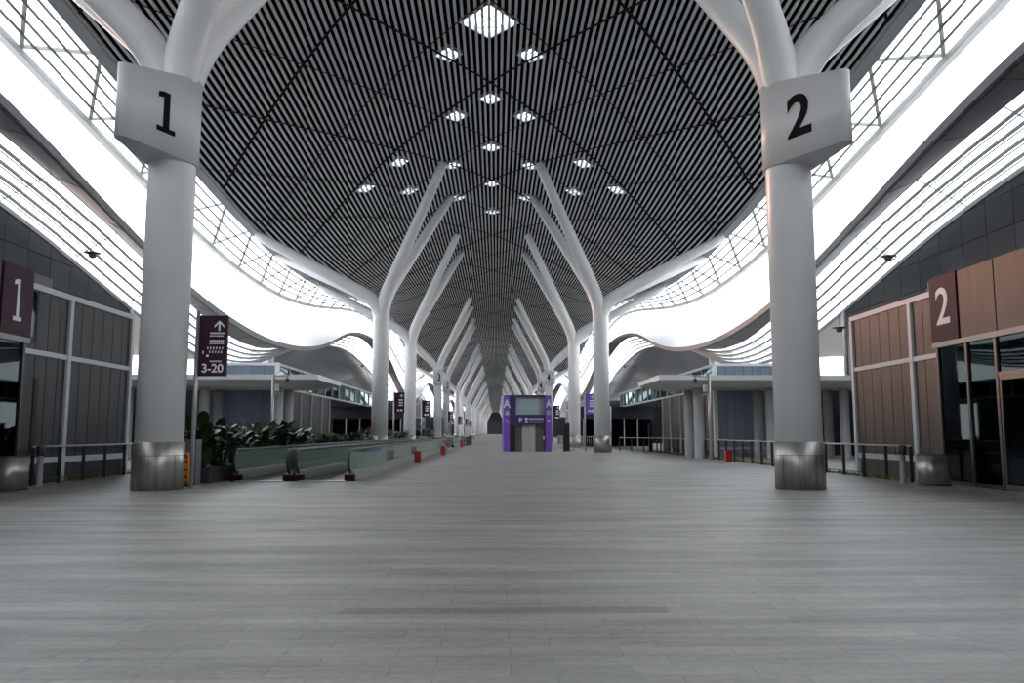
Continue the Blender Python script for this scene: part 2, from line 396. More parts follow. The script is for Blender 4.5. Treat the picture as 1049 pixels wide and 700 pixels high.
# ---------------------------------------------------------------- lower side roofs and gable walls
YS2 = yr(-120, -30, 5) + yr(-30, 300, 2.25)[1:] + yr(300, 780, 6)[1:]
for sd_ in (-1, 1):
    n = 'left' if sd_ < 0 else 'right'
    def ribbon(mm, fa, fb, ys=YS2, th=0.0):
        mm.grid([[(sd_ * fa(y)[0], y, fa(y)[1]), (sd_ * fb(y)[0], y, fb(y)[1])] for y in ys]); return mm
    def sbar(mm, X, f, wd, h, ys=YS2):
        k = len(mm.v)
        for y in ys:
            z = f(y); mm.v += [(sd_ * (X - wd / 2), y, z), (sd_ * (X + wd / 2), y, z), (sd_ * (X + wd / 2), y, z + h), (sd_ * (X - wd / 2), y, z + h)]
        for i in range(len(ys) - 1):
            for j in range(4):
                mm.f.append((k + i * 4 + j, k + i * 4 + 4 + j, k + i * 4 + 4 + (j + 1) % 4, k + i * 4 + (j + 1) % 4)); mm.sm.append(False)
        return mm
    mm = MB()
    ribbon(mm, lambda y: (18.9, z_eave(y)), lambda y: (20.5, z_band(y)))
    ribbon(mm, lambda y: (18.9, z_eave(y) + .3), lambda y: (20.5, z_band(y) + .5))
    ribbon(mm, lambda y: (20.5, z_band(y)), lambda y: (20.5, z_band(y) + .5))
    roof = struct(mm.build('roof_' + n, 'soffit'))
    mm = MB(); ribbon(mm, lambda y: (18.9, z_eave(y) - .05), lambda y: (18.85, z_eave(y) + .32)); sbar(mm, 18.9, lambda y: z_eave(y) - .08, .12, .42)
    mm.build('fascia', 'soffit', roof)
    mm = MB(); sbar(mm, 19.15, lambda y: z_eave(y) + (z_band(y) - z_eave(y)) * .15 - .03, .03, .03)
    for y in YS2[::2]:
        mm.bar((sd_ * 18.95, y, z_eave(y) - .01), (sd_ * 20.45, y, z_band(y) - .01), .025, .02)
    mm.build('soffit_joint', 'soffit_line', roof)
    fz = lambda t: (lambda y: z_band(y) + (z_wall(y) - z_band(y)) * t)
    mm = MB()
    for q in range(0, 6):
        t = q / 5; X = 20.55 + 2.42 * t
        sbar(mm, X, fz(t), .06, .17)
        if 0 < q < 5: sbar(mm, X + .11, fz(t + .045), .03, .06)
    mm.build('louvre', 'thin', roof)
    mm = MB()
    for y in YS2[::3]:
        mm.bar((sd_ * 20.5, y, z_band(y) + .2), (sd_ * 23, y, z_wall(y) + .2), .07, .06)
    mm.build('rafter', 'lattice', roof)
    mm = MB(); ribbon(mm, lambda y: (20.5, z_band(y) + .28), lambda y: (23.0, z_wall(y) + .28)); mm.build('glazing', 'lightglass', roof)
    mm = MB()
    rows = []
    for y in YS2:
        zw = z_wall(y); rows.append([(sd_ * 23, y, zw + .28), (sd_ * 30, y, zw + .9), (sd_ * 40, y, zw + 1.2), (sd_ * 55, y, zw + 1.0)])
    mm.grid(rows); mm.build('roof_membrane', 'roofwhite', roof)
    mm = MB()
    for a, b, Xa, Xb in ((88, 104, 27, 33), (96, 118, 33, 40), (80, 95, 24, 27)):
        pts = yr(a, b, 2)
        rr = []
        for i, y in enumerate(pts):
            t = i / (len(pts) - 1); X = Xa + (Xb - Xa) * t; zw = z_wall(y)
            z = zw + .28 + (.62 * (X - 23) / 7 if X < 30 else .62 + .3 * (X - 30) / 10)
            hwid = .45 * math.sin(PI * t) + .02
            rr.append([(sd_ * (X - hwid), y, z + .12), (sd_ * (X + hwid), y, z + .2)])
        mm.grid(rr)
    mm.build('roof_gutter', 'edge', roof)
    # gable glass walls
    for a, b in ((-118, -65.5), (-32.5, 51.5), (84.5, 168.5), (201.5, 285.5), (318.5, 402.5), (435.5, 519.5), (552.5, 636.5)):
        ys = yr(a, b, 3); mm = MB()
        mm.grid([[(sd_ * 23, y, 0), (sd_ * 23, y, z_wall(y) + .15)] for y in ys], False)
        mm.grid([[(sd_ * 23.3, y, 0), (sd_ * 23.3, y, z_wall(y) + .15)] for y in ys], False)
        wo = struct(mm.build('wall_' + n, 'gable'))
        mm = MB()
        for y in (a, b): mm.box(sd_ * 22.9, sd_ * 23.4, y - .15, y + .15, 0, z_wall(y) + .1)
        mm.build('end_post', 'mull', wo)

# ---------------------------------------------------------------- branching columns
def bez(p0, p1, p2, p3, n=14):
    r = []
    for i in range(n + 1):
        t = i / n; a = 1 - t
        r.append(tuple(a**3 * p0[k] + 3 * a*a*t * p1[k] + 3 * a*t*t * p2[k] + t**3 * p3[k] for k in range(3)))
    return r
ORD = ['nearest', 'second', 'third', 'fourth', 'fifth', 'sixth', 'seventh', 'eighth', 'ninth', 'tenth', 'eleventh']
CY = [20.5] + [y for k in range(12) for y in (58.8 + 58.5 * k, 79.3 + 58.5 * k)]
ORD += ['twelfth', 'thirteenth', 'fourteenth', 'fifteenth', 'sixteenth', 'seventeenth', 'eighteenth', 'nineteenth', 'twentieth', 'twenty-first', 'twenty-second', 'twenty-third', 'twenty-fourth', 'twenty-fifth']
NUM = {(0, -1): '1', (0, 1): '2', (3, -1): '3', (4, -1): '3', (3, 1): '4', (4, 1): '4'}
for i, cy in enumerate(CY):
    for sd_ in (-1, 1):
        side = 'left' if sd_ < 0 else 'right'; cx = sd_ * 8.06
        num = NUM.get((i, sd_))
        lab = 'white round column forking into four arms, %s%s on the %s of the hall' % (ORD[i], '' if i == 0 else ' from the front', side)
        if num: lab = 'white forked column with a collar marked %s, %s on the %s' % (num, ORD[i] + ('' if i == 0 else ' from the front'), side)
        t = thing('forked_column', (cx, cy, 0), lab, 'column', 'white forked columns of the two rows')
        seg = 40 if i < 3 else 20
        MB().lathe([(.58, 1.15), (.58, 9.6), (.57, 10.3), (.50, 10.9), (.30, 11.3)], (cx, cy, 0), seg).build('shaft', 'white', t)
        def arm(tip, kz):
            K = Vector((cx, cy, kz)); T_ = Vector(tip); dr = (T_ - K).normalized(); L_ = (T_ - K).length
            a_ = K - Vector((0, 0, 1.5)); b_ = K + dr * 1.7; p = [Vector((cx, cy, kz - 2.4))]
            for k in range(9):
                q = k / 8; p.append(a_ * (1 - q) ** 2 + K * 2 * q * (1 - q) + b_ * q * q)
            for k in range(1, 9): p.append(b_ + (T_ - b_) * k / 8)
            rd = [.56, .56] + [.56 - .12 * k / 8 for k in range(1, 9)] + [.44 - .12 * k / 8 for k in range(1, 9)]
            MB().tube(p, rd, 24 if i < 3 else 12).build('arm', 'white', t)
        for dy in (-1, 1):
            tx, ty = cx - sd_ * 4.75, cy + dy * 4.2
            arm((tx, ty, z_ceil(tx, ty) - .06), 10.9)
            ty = cy + dy * 3.0
            arm((sd_ * 16.6, ty, z_edge(ty) - .2), 10.9)
        mm = MB().lathe([(.61, 0), (.61, 1.17), (.58, 1.18)], (cx, cy, 0), seg)
        bs = mm.build('base_cladding', 'steel', t)
        if i < 3:
            mm = MB().lathe([(.614, .84), (.614, .852)], (cx, cy, 0), seg)
            for a in (-100, -60, -20, 20, 60, 100, 180):
                ca, sa = math.cos(math.radians(a - 90)), math.sin(math.radians(a - 90))
                mm.bar((cx + .612 * ca, cy + .612 * sa, .01), (cx + .612 * ca, cy + .612 * sa, .84), .012, .006)
            mm.build('cladding_joint', 'dark', bs)
        if num:
            # teardrop collar pointing towards the camera end of the hall, number on the inner face
            T = (cx + sd_ * (.40 if sd_ < 0 else .66), cy - 2.0); R = .64
            poly = []
            ax_ = math.atan2(T[1] - cy, T[0] - cx); d = math.hypot(T[0] - cx, T[1] - cy); rt = .17
            g = math.acos((R - rt) / d)
            for k in range(29):
                a = ax_ + g + (2 * PI - 2 * g) * k / 28; poly.append((cx + R * math.cos(a), cy + R * math.sin(a)))
            tipring = []
            for k in range(9):
                a = ax_ - g + 2 * g * k / 8; tipring.append((T[0] + rt * math.cos(a), T[1] + rt * math.sin(a)))
            pts = poly + tipring
            mm = MB().prism(pts, 8.3, [10.55] * 29 + [10.1] * 9)
            mm.sm = [False] * 2 + [True] * (len(mm.f) - 2)
            col = mm.build('number_collar', 'collar', t)
            in_ = 0 if abs(poly[0][0]) < abs(poly[-1][0]) else -1
            tin = poly[in_]; tt = tipring[-1] if in_ == 0 else tipring[0]
            T = tt
            A = Vector((T[0], T[1], 0)); B = Vector((tin[0], tin[1], 0))
            if sd_ > 0: A, B = B, A
            u = (B - A).normalized(); nrm = Vector((u.y, -u.x, 0))
            tip = Vector((T[0], T[1], 0)); mid = tip + (Vector((tin[0], tin[1], 0)) - tip) * .56
            fn = lambda a, b, c: tuple(mid + u * a + Vector((0, 0, 9.3 + b)) + nrm * (c + .012))
            mm = MB()
            if num == '1':
                mm2 = [(-.29, -.52, .29, -.39), (-.10, -.39, .10, .52)]
                for (a, b, c, e) in mm2:
                    q = [fn(a, b, 0), fn(c, b, 0), fn(c, e, 0), fn(a, e, 0)]; mm.add(q, [(0, 1, 2, 3)])
                q = [fn(-.10, .52, 0), fn(-.27, .47, 0), fn(-.27, .33, 0), fn(-.10, .37, 0)]; mm.add(q, [(0, 1, 2, 3)])
            else:
                mm.text(num, 1.5, fn, .004, .035)
            mm.build('numeral', 'numblack', col)

# ---------------------------------------------------------------- skylights
def skylight(X, Y, kind, label):
    a = HW * (2 if kind == 'big' else 1); b = HD * (2 if kind == 'big' else 1)
    z = z_ceil(X, Y)
    t = thing('skylight', (X, Y, z + .2), label, 'skylight', 'diamond skylights in the louvred ceiling')
    mm = MB(); c = [(X, Y - b), (X + a, Y), (X, Y + b), (X - a, Y)]
    for i in range(4):
        p, q = c[i], c[(i + 1) % 4]
        mm.add([(p[0], p[1], z_ceil(*p) + .12), (q[0], q[1], z_ceil(*q) + .12), (q[0], q[1], z_ceil(*q) + .38), (p[0], p[1], z_ceil(*p) + .38)], [(0, 1, 2, 3)])
        mm.bar((p[0], p[1], z_ceil(*p) + .12), (q[0], q[1], z_ceil(*q) + .12), .06, .06)
    mm.build('frame', 'lattice', t)
    mm = MB()
    zz = lambda p: (p[0], p[1], z_ceil(*p) + .27)
    mm.bar(zz(((c[0][0] + c[1][0]) / 2, (c[0][1] + c[1][1]) / 2)), zz(((c[2][0] + c[3][0]) / 2, (c[2][1] + c[3][1]) / 2)), .05, .08)
    mm.bar(zz(((c[1][0] + c[2][0]) / 2, (c[1][1] + c[2][1]) / 2)), zz(((c[3][0] + c[0][0]) / 2, (c[3][1] + c[0][1]) / 2)), .05, .08)
    if kind == 'big':
        mm.bar(zz(((c[2][0] + c[3][0]) / 2, (c[2][1] + c[3][1]) / 2)), zz(((c[2][0] + c[1][0]) / 2, (c[2][1] + c[1][1]) / 2)), .08, .1)
    mm.build('glazing_bar', 'lattice', t)
    MB().add([(p[0], p[1], z_ceil(*p) + .34) for p in c], [(0, 1, 2, 3)]).build('pane', 'lightglass', t)
rows = sorted(set(round(s[1], 1) for s in sky))
for X, Y, k in sky:
    r = rows.index(round(Y, 1))
    if k == 'big': lab = 'large diamond skylight with four panes at the top centre of the ceiling'
    else:
        pos = 'on the centre line' if abs(X) < .1 else ('left of centre' if X < 0 else 'right of centre')
        lab = 'small diamond skylight %s, in the %s row of small ones' % (pos, ['', 'first', 'second', 'third', 'fourth', 'fifth', 'sixth', 'seventh', 'eighth', 'ninth', 'tenth', 'eleventh', 'twelfth'][r])
    skylight(X, Y, k, lab)

# ---------------------------------------------------------------- entrance pavilions
def facing_text(body, size, x, y, z, sd_, bold=.0, depth=.008):
    # lettering on a wall plane x = const that faces the hall
    return lambda mm: mm.text(body, size, lambda a, b, c: (x - sd_ * (c + .01), y + (a if sd_ < 0 else -a), z + b), depth, bold)
def seg_panels(mm, X, sd_, ya, yb, z0, z1, wd, gap=.03, th=.06):
    n = max(1, round((yb - ya) / wd)); w_ = (yb - ya) / n
    for k in range(n):
        mm.box(sd_ * X, sd_ * (X + th), ya + k * w_ + gap / 2, ya + (k + 1) * w_ - gap / 2, z0, z1)
def pavilion(sd_, o, label, number=None):
    t = thing('entrance_pavilion', (sd_ * 17, 10 + o, 0), label, 'building', 'glass and metal entrance pavilions along the hall')
    X = 12.28 if sd_ < 0 else 12.92
    MB().box(sd_ * (X + 2.6), sd_ * 22.9, -7.5 + o, 27.7 + o, 0, 5.3).box(sd_ * (X + .1), sd_ * (X + 2.6), 22.8 + o, 27.7 + o, 0, 5.3).box(sd_ * (X + .1), sd_ * (X + 2.6), -7.5 + o, 22.8 + o, 0.0, .02).box(sd_ * (X + .1), sd_ * (X + 2.6), -7.5 + o, 22.8 + o, 3.8, 5.3).build('core', 'inside', t)
    mm = MB()
    for (ya, yb) in ((24.0, 28.0), (22.55 if sd_ > 0 else 21.7, 24.0)):
        seg_panels(mm, X, sd_, ya + o, yb + o, 3.66, 5.3, .62); seg_panels(mm, X, sd_, ya + o, yb + o, .72, 3.52, .62)
        mm.box(sd_ * (X + .04), sd_ * (X + .1), ya + o, yb + o, 0, .6)
    mm.build('cladding', 'clad' if sd_ < 0 else 'cladwarm', t)
    n = 16
    for ye, dy in ((28.0 + o, .0), (-7.6 + o, 0)):
        mm = MB()
        for k in range(n):
            a = X + (22.8 - X) * k / n; b = X + (22.8 - X) * (k + 1) / n
            mm.box(sd_ * (a + .015), sd_ * (b - .015), ye - .06, ye, .1, 5.3)
        mm.build('end_cladding', 'clad', t)
    for (za, zb, nm) in ((5.3, 5.46, 'top_rail'), (3.52, 3.66, 'middle_rail'), (.55, .72, 'lower_rail')):
        y0_ = 22.55 if sd_ > 0 else 21.65
        MB().box(sd_ * (X - .06), sd_ * (X + .12), y0_ + o, 28.05 + o, za, zb).build(nm, 'mull', t)
    for y in (23.93, 27.95):
        MB().box(sd_ * (X - .08), sd_ * (X + .1), y - .09 + o, y + .09 + o, 0, 5.3).build('mullion', 'mull', t)
    # front section with doors
    XF = X - .1
    sh = -.45 if sd_ > 0 else -1.3
    mm = MB(); y = 21.7 + sh
    while y > -7:
        mm.box(sd_ * XF, sd_ * (XF + .12), y - 1.57 + o, y - .02 + o, 3.92, 5.75); y -= 1.6
    mm.build('upper_panel', 'cladwarm' if sd_ > 0 else 'clad', t)
    sg = MB().box(sd_ * (XF - .04), sd_ * (XF + .1), 21.72 + sh + o, 23.05 + sh + o, 3.92, 5.78).build('number_sign', 'plum', t)
    if number:
        mm = MB(); yc = 22.38 + sh + o
        if number == '1':
            P = lambda a, b: (sd_ * (XF - .05), yc + a, 4.85 + b)
            for (a, b, c, e) in ((-.19, -.55, .19, -.44), (-.06, -.44, .06, .55)):
                mm.add([P(a, b), P(c, b), P(c, e), P(a, e)], [(0, 1, 2, 3)])
            mm.add([P(-.06, .55), P(-.2, .5), P(-.2, .38), P(-.06, .42)], [(0, 1, 2, 3)])
        else:
            facing_text(number, 1.45, sd_ * (XF - .04), yc, 4.85, sd_, .015)(mm)
        mm.build('numeral', 'signwhite', sg)
    MB().box(sd_ * (XF - .04), sd_ * (XF + .16), -7.6 + o, 23.05 + sh + o, 3.78, 3.92).build('door_head', 'edge', t)
    edges = [22.9, 21.5, 20.25, 18.9, 17.55, 16.1, 14.6, 13.1, 11.6, 10.1, 8, 6, 4, 2, 0, -2, -4, -7.4]
    edges = [e + sh for e in edges]
    for k, (b, a) in enumerate(zip(edges, edges[1:])):
        if 2 <= k <= 3:
            d = MB().box(sd_ * (XF + .05), sd_ * (XF + .07), a + .08 + o, b - .08 + o, .1, 2.74).build('door', 'darkglass', t)
            MB().box(sd_ * (XF + .02), sd_ * (XF + .1), a + .04 + o, a + .12 + o, .02, 2.8).box(sd_ * (XF + .02), sd_ * (XF + .1), b - .12 + o, b - .04 + o, .02, 2.8).box(sd_ * (XF + .02), sd_ * (XF + .1), a + .12 + o, b - .12 + o, .02, .14).box(sd_ * (XF + .02), sd_ * (XF + .1), a + .12 + o, b - .12 + o, 2.7, 2.8).build('door_frame', 'bronze', d)
            hy = a + .2 if k == 2 else b - .2
            MB().tube([(sd_ * (XF - .05), hy + o, 1.0), (sd_ * (XF - .05), hy + o, 1.4)], .018, 8).box(sd_ * (XF - .05), sd_ * (XF + .05), hy - .015 + o, hy + .015 + o, 1.02, 1.05).box(sd_ * (XF - .05), sd_ * (XF + .05), hy - .015 + o, hy + .015 + o, 1.35, 1.38).build('door_handle', 'dark', d)
            MB().box(sd_ * (XF + .05), sd_ * (XF + .07), a + .05 + o, b - .05 + o, 2.9, 3.78).build('transom_pane', 'darkglass', t)
            MB().box(sd_ * XF, sd_ * (XF + .12), a + o, b + o, 2.8, 2.9).build('transom_bar', 'bronze', t)
        else:
            MB().box(sd_ * (XF + .05), sd_ * (XF + .07), a + .04 + o, b - .04 + o, .1, 3.78).build('glass_panel', 'darkglass', t)
            MB().box(sd_ * (XF + .02), sd_ * (XF + .1), a + .04 + o, b - .04 + o, 0, .1).build('sill', 'dark', t)
        MB().box(sd_ * (XF), sd_ * (XF + .14), b - .045 + o, b + .045 + o, 0, 3.78).build('glazing_post', 'dark', t)
    if sd_ < 0:
        MB().box(sd_ * (X - .02), sd_ * (X + .04), 21.9 + o, 22.2 + o, 3.85, 5.25).build('side_pane', 'darkglass', t)
        MB().box(sd_ * (X - .02), sd_ * (X + .03), 22.3 + o, 22.5 + o, .9, 2.9).build('dark_slot', 'inside', t)
    mm = MB().box(sd_ * (XF + .1), sd_ * 22.9, -7.6 + o, 22.9 + o, 5.3, 5.75).box(sd_ * (X), sd_ * 22.9, 22.9 + o, 28 + o, 5.3, 5.44)
    mm.build('flat_roof', 'dark', t)
    return t
pavilion(-1, 0, 'dark grey panelled entrance pavilion with plum sign 1, at the left edge', '1')
pavilion(1, 0, 'warm-lit brown panelled entrance pavilion with plum sign 2, at the right edge', '2')
pavilion(-1, 117, 'far entrance pavilion on the left beyond the black entrance box')
pavilion(1, 117, 'far entrance pavilion on the right beyond the black entrance box')
pavilion(-1, 234, 'most distant entrance pavilion on the left')
pavilion(1, 234, 'most distant entrance pavilion on the right')

# ---------------------------------------------------------------- panelled halls behind the flat canopies
def hall_block(sd_, label):
    t = thing('panelled_hall', (sd_ * 15, 55, 0), label, 'building', 'blue fronted halls behind the canopies')
    X = 12.5 if sd_ < 0 else 13.35; F = 47.6
    MB().box(sd_ * (X + .12), sd_ * 17.2, F + .1, 62.8, 0, 5.35).box(sd_ * (X + .12), sd_ * 17.2, 62.8, 84.9, 4.0, 5.35).box(sd_ * 17, sd_ * 22.9, 50.2, 62.8, 0, 4.5).build('core', 'inside', t)
    mm = MB(); n = 7
    for k in range(n):
        a = X + .12 + (17.2 - X - .12) * k / n; b = X + .12 + (17.2 - X - .12) * (k + 1) / n
        mm.box(sd_ * (a + .012), sd_ * (b - .012), F, F + .08, 4.2, 5.32); mm.box(sd_ * (a + .012), sd_ * (b - .012), F, F + .08, .55, 3.98)
        mm.box(sd_ * (a + .012), sd_ * (b - .012), F, F + .08, .02, .45)
    mm.build('front_panels', 'bluepanel', t)
    MB().box(sd_ * (X - .04), sd_ * 17.25, F - .04, F + .12, 5.34, 5.5).build('front_cornice', 'white', t)
    MB().box(sd_ * X, sd_ * 17.25, F - .02, F + .1, 3.99, 4.12).build('front_rail', 'mull', t)
    MB().box(sd_ * X, sd_ * 17.25, F - .02, F + .1, .45, .56).build('front_rail', 'mull', t)
    MB().box(sd_ * (X - .12), sd_ * (X + .12), F - .1, F + .14, 0, 5.5).build('corner_post', 'white', t)
    mm = MB(); seg_panels(mm, X + .04, sd_, F + .2, 62.8, .3, 4.0, .55); mm.build('side_panels', 'clad' if sd_ < 0 else 'cladwarm', t)
    mm = MB()
    for k in range(14):
        a = F + .3 + (84.7 - F - .3) * k / 14; b = a + (84.7 - F - .3) / 14
        MB().box(sd_ * (X + .04), sd_ * (X + .07), a + .05, b - .05, 4.2, 5.32).build('clerestory_pane', 'darkglass', t)
        MB().box(sd_ * (X - .03), sd_ * (X + .1), a - .05, a + .05, 4.0, 5.34).build('clerestory_mullion', 'mull', t)
    for y in (50.4, 53.5, 56.7, 60, 62.8):
        MB().box(sd_ * (X - .05), sd_ * (X + .08), y - .06, y + .06, 0, 4.0).build('side_mullion', 'mull', t)
    MB().box(sd_ * (X - .06), sd_ * 17.25, F, 85, 5.34, 5.5).build('side_cornice', 'mull', t)
    MB().box(sd_ * (X - .05), sd_ * (X + .1), F, 85, 4.02, 4.14).build('side_rail', 'mull', t)
hall_block(-1, 'blue panelled hall front behind the left flat canopy')
hall_block(1, 'blue panelled hall front behind the right flat canopy')

def canopy(sd_, label):
    t = thing('flat_canopy', (sd_ * 16, 45, 0), label, 'canopy', 'flat canopies on round columns')
    a, b = 42.3, 48.6; X = 8.95; E = 22.8; Hx = 12.2 if sd_ < 0 else 13.1
    MB().prism([(sd_ * X, a), (sd_ * E, a), (sd_ * E, 47.4), (sd_ * Hx, 47.4), (sd_ * Hx, b), (sd_ * X, b)][::sd_], 4.17, 4.43).build('roof_slab', 'white', t)
    mm = MB()
    p = [(X, a), (E, a), (E, 47.4), (Hx, 47.4), (Hx, b), (X, b)]; q = [(X + 1.5, a + 1.4), (E, a + 1.4), (E, 47.0), (Hx - .3, 47.0), (Hx - .3, b - 1.0), (X + 1.5, b - 1.0)]
    n = 6
    mm.add([(sd_ * x_, y_, 4.17) for x_, y_ in p] + [(sd_ * x_, y_, 3.85) for x_, y_ in q], [tuple(range(n, 2 * n))] + [(k, (k + 1) % n, n + (k + 1) % n, n + k) for k in range(n)])
    mm.build('soffit', 'lattice', t)
    for X_ in (11.5, 15.5, 19.6):
        for y in (44.3, 46.5):
            MB().lathe([(.29, 0), (.26, .03), (.26, 3.85)], (sd_ * X_, y, 0), 24).build('column', 'concol', t)
canopy(-1, 'flat white edged canopy on round columns at the left')
canopy(1, 'flat white edged canopy on round columns at the right')

def black_box(sd_, label):
    t = thing('entrance_box', (sd_ * 12.6, 84, 0), label, 'entrance', 'black entrance boxes past the halls')
    X0, X1, F = 8.9, 16.4, 82.0
    MB().box(sd_ * X0, sd_ * X1, F, F + 6, 2.85, 4.05).build('fascia', 'navy', t)
    MB().box(sd_ * (X0 + .3), sd_ * X1, F + 3.5, F + 5.6, 0, 2.85).build('back_wall', 'inside', t)
    for k in range(5):
        x_ = X0 + .4 + (X1 - X0 - .6) * k / 5; w_ = (X1 - X0 - .6) / 5
        MB().box(sd_ * (x_ + .05), sd_ * (x_ + w_ - .05), F + .5, F + .53, .05, 2.8).build('glass_panel', 'darkglass', t)
        MB().box(sd_ * (x_ - .05), sd_ * (x_ + .05), F + .45, F + .58, 0, 2.85).build('glazing_post', 'galv', t)
black_box(-1, 'long black fascia entrance box behind the columns on the left')
black_box(1, 'long black fascia entrance box behind the columns on the right')

# ---------------------------------------------------------------- far end wall of the hall, added wall behind the camera
wl_ = struct(MB().box(-23, 23, 780, 780.4, 0, 21).build('wall_back', 'inside'))
mm = MB()
for k in range(-10, 11): mm.box(k * 2 - .15, k * 2 + .15, 779.6, 780, 0, 20)
for k in range(8): mm.box(-22, 22, 779.6, 780, k * 2.4 + 1, k * 2.4 + 1.3)
mm.build('trim', 'dark', wl_)
struct(MB().box(-23, 23, -120.4, -120, 0, 21).build('wall_front_blocker', 'inside'))  # unseen dark wall, added to shut out bright sky behind the camera

# ---------------------------------------------------------------- moving walkways
def walkway(x0, x1, ya, yb, label):
    t = thing('moving_walkway', ((x0 + x1) / 2, ya, 0), label, 'moving walkway', 'moving walkways along the left side')
    MB().box(x0 + .08, x1 - .08, ya + .35, yb - .35, .0, .035).build('belt', 'belt', t)
    MB().box(x0 + .08, x1 - .08, ya - .3, ya + .35, 0, .03).build('comb_plate', 'skirt', t)
    for x_ in (x0, x1):
        sk = MB(); sk.prism([(x_ - .11, ya + .3), (x_ + .11, ya + .3), (x_ + .11, yb - .3), (x_ - .11, yb - .3)], 0, .27)
        sk.box(x_ - .06, x_ + .06, ya + .3, yb - .3, .27, .31)
        sk.build('skirt', 'skirt', t)
        r = .34; H = .9
        arc = lambda yc, s, rr: [(yc + s * rr * math.sin(a), H - r + rr * math.cos(a)) for a in [PI * k / 12 for k in range(13)]]
        fr = arc(ya + r, -1, r); bk = arc(yb - r, 1, r)
        out = fr[::-1] + bk
        out = [(ya + r, .22)] + [q for q in fr[::-1] if q[1] >= .22] + [q for q in bk if q[1] >= .22] + [(yb - r, .22)]
        n = len(out)
        g = MB().add([(x_ - .006, a, b) for a, b in out] + [(x_ + .006, a, b) for a, b in out], [tuple(range(n)), tuple(reversed(range(n, 2 * n)))])
        bal = g.build('balustrade', 'greenglass', t)
        path = [(x_, a, b + .012) for a, b in fr[::-1] if b > .1] + [(x_, y_, H + .012) for y_ in yr(ya + r, yb - r, 6)[1:-1]] + [(x_, a, b + .012) for a, b in bk if b > .1]
        MB().tube(path, .038, 8).build('handrail', 'rubber', bal)
        for yq, s_ in ((ya, 1), (yb, -1)):
            MB().box(x_ - .14, x_ + .14, yq + s_ * .1, yq + s_ * .4, 0, .18).build('newel_cap', 'darkred', t)
walkway(-7.2, -5.68, 23.7, 69, 'nearer-left moving walkway with green glass sides, beside the planter')
walkway(-5.40, -3.9, 23.7, 69, 'moving walkway with green glass sides nearest to the open floor')
walkway(-7.2, -5.68, 80, 115, 'far moving walkway in the second pair, next to the column row')
walkway(-5.40, -3.9, 80, 115, 'far moving walkway in the second pair, next to the open floor')
walkway(-7.2, -5.68, 122, 160, 'most distant moving walkway, next to the column row')
walkway(-5.40, -3.9, 122, 160, 'most distant moving walkway, next to the open floor')

# ---------------------------------------------------------------- purple lift kiosk
kx0, kx1, ky, kz = .85, 4.62, 60.6, 4.2
t = thing('lift_kiosk', ((kx0 + kx1) / 2, ky + 1.5, 0), 'purple lift kiosk with letter A on both pillars in mid hall', 'kiosk')
MB().box(kx0 + .35, kx1 - .3, ky + .45, ky + 3.2, 0, kz - .05).build('body', 'dark', t)
pl = MB().prism([(kx0 + .1, ky + .1), (kx0 + .55, ky - .05), (kx0 + .6, ky + 3.1), (kx0, ky + 3.1)], 0, kz).build('pillar', 'purple', t)
MB().text('A', .85, lambda a, b, c: (kx0 + .33 + a * .9, ky + .0 - c - .03, 3.52 + b), .02, .02).build('letter', 'signwhite', pl)
mm = MB()
for a, b, c, d in ((-.12, 2.72, .16, 2.78), (-.12, 2.95, .16, 3.0), (-.12, 2.72, -.07, 3.0), (.11, 2.72, .16, 3.0), (-.02, 2.80, .06, 2.92)):
    mm.box(kx0 + .33 + a, kx0 + .33 + c, ky - .04, ky - .01, b, d)
for a, b in ((0, 2.3), (.06, 2.2), (.12, 2.1)): mm.box(kx0 + .24 + a, kx0 + .36 + a, ky - .04, ky - .01, b, b + .08)
mm.build('symbol', 'signwhite', pl)
MB().box(kx0 + .55, kx0 + 1.0, ky + .12, ky + .5, 1.9, kz).build('side_panel', 'purpledark', t)
nc = MB().box(kx0 + .55, kx0 + .95, ky + .35, ky + .5, 0, 1.9).build('call_panel', 'rubber', t)
MB().box(kx0 + .68, kx0 + .8, ky + .32, ky + .36, 1.6, 1.75).build('call_button', 'red', nc)
pr = MB().prism([(kx1 - .55, ky - .05), (kx1 - .1, ky + .1), (kx1, ky + 3.1), (kx1 - .6, ky + 3.1)], 0, kz).build('pillar', 'purple', t)
MB().text('A', .8, lambda a, b, c: (kx1 - .3 + a * .7, ky + .0 - c - .03, 3.56 + b), .02, .02).build('letter', 'signwhite', pr)
mm = MB()
for a, b, c, d in ((-.1, 2.75, .14, 2.8), (-.1, 2.98, .14, 3.03), (-.1, 2.75, -.05, 3.03), (.09, 2.75, .14, 3.03)):
    mm.box(kx1 - .32 + a, kx1 - .32 + c, ky - .04, ky - .01, b, d)
mm.box(kx1 - .4, kx1 - .28, ky - .04, ky - .01, 2.3, 2.38).box(kx1 - .34, kx1 - .2, ky - .04, ky - .01, 2.2, 2.28)
mm.build('symbol', 'signwhite', pr)
MB().box(kx0 + 1.0, kx1 - .95, ky + .3, ky + .36, 2.75, kz - .12).build('window', 'screen', t)
MB().box(kx1 - .95, kx1 - .55, ky + .2, ky + .45, 2.75, kz - .1).build('window_frame', 'soffit', t)
MB().box(kx0 + .55, kx1 - .5, ky + .05, ky + .5, kz - .12, kz + .02).build('roof_edge', 'dark', t)
sb = MB().box(kx0 + .98, kx1 - .62, ky + .0, ky + .3, 1.98, 2.66).build('sign_band', 'purpledark', t)
mm = MB().text('P', .5, lambda a, b, c: (kx0 + 1.35 + a, ky - .02 - c, 2.32 + b), .01, .01)
mm.box(kx0 + 1.68, kx0 + 1.9, ky - .03, ky, 2.36, 2.52).box(kx0 + 1.7, kx0 + 1.88, ky - .03, ky, 2.12, 2.3)
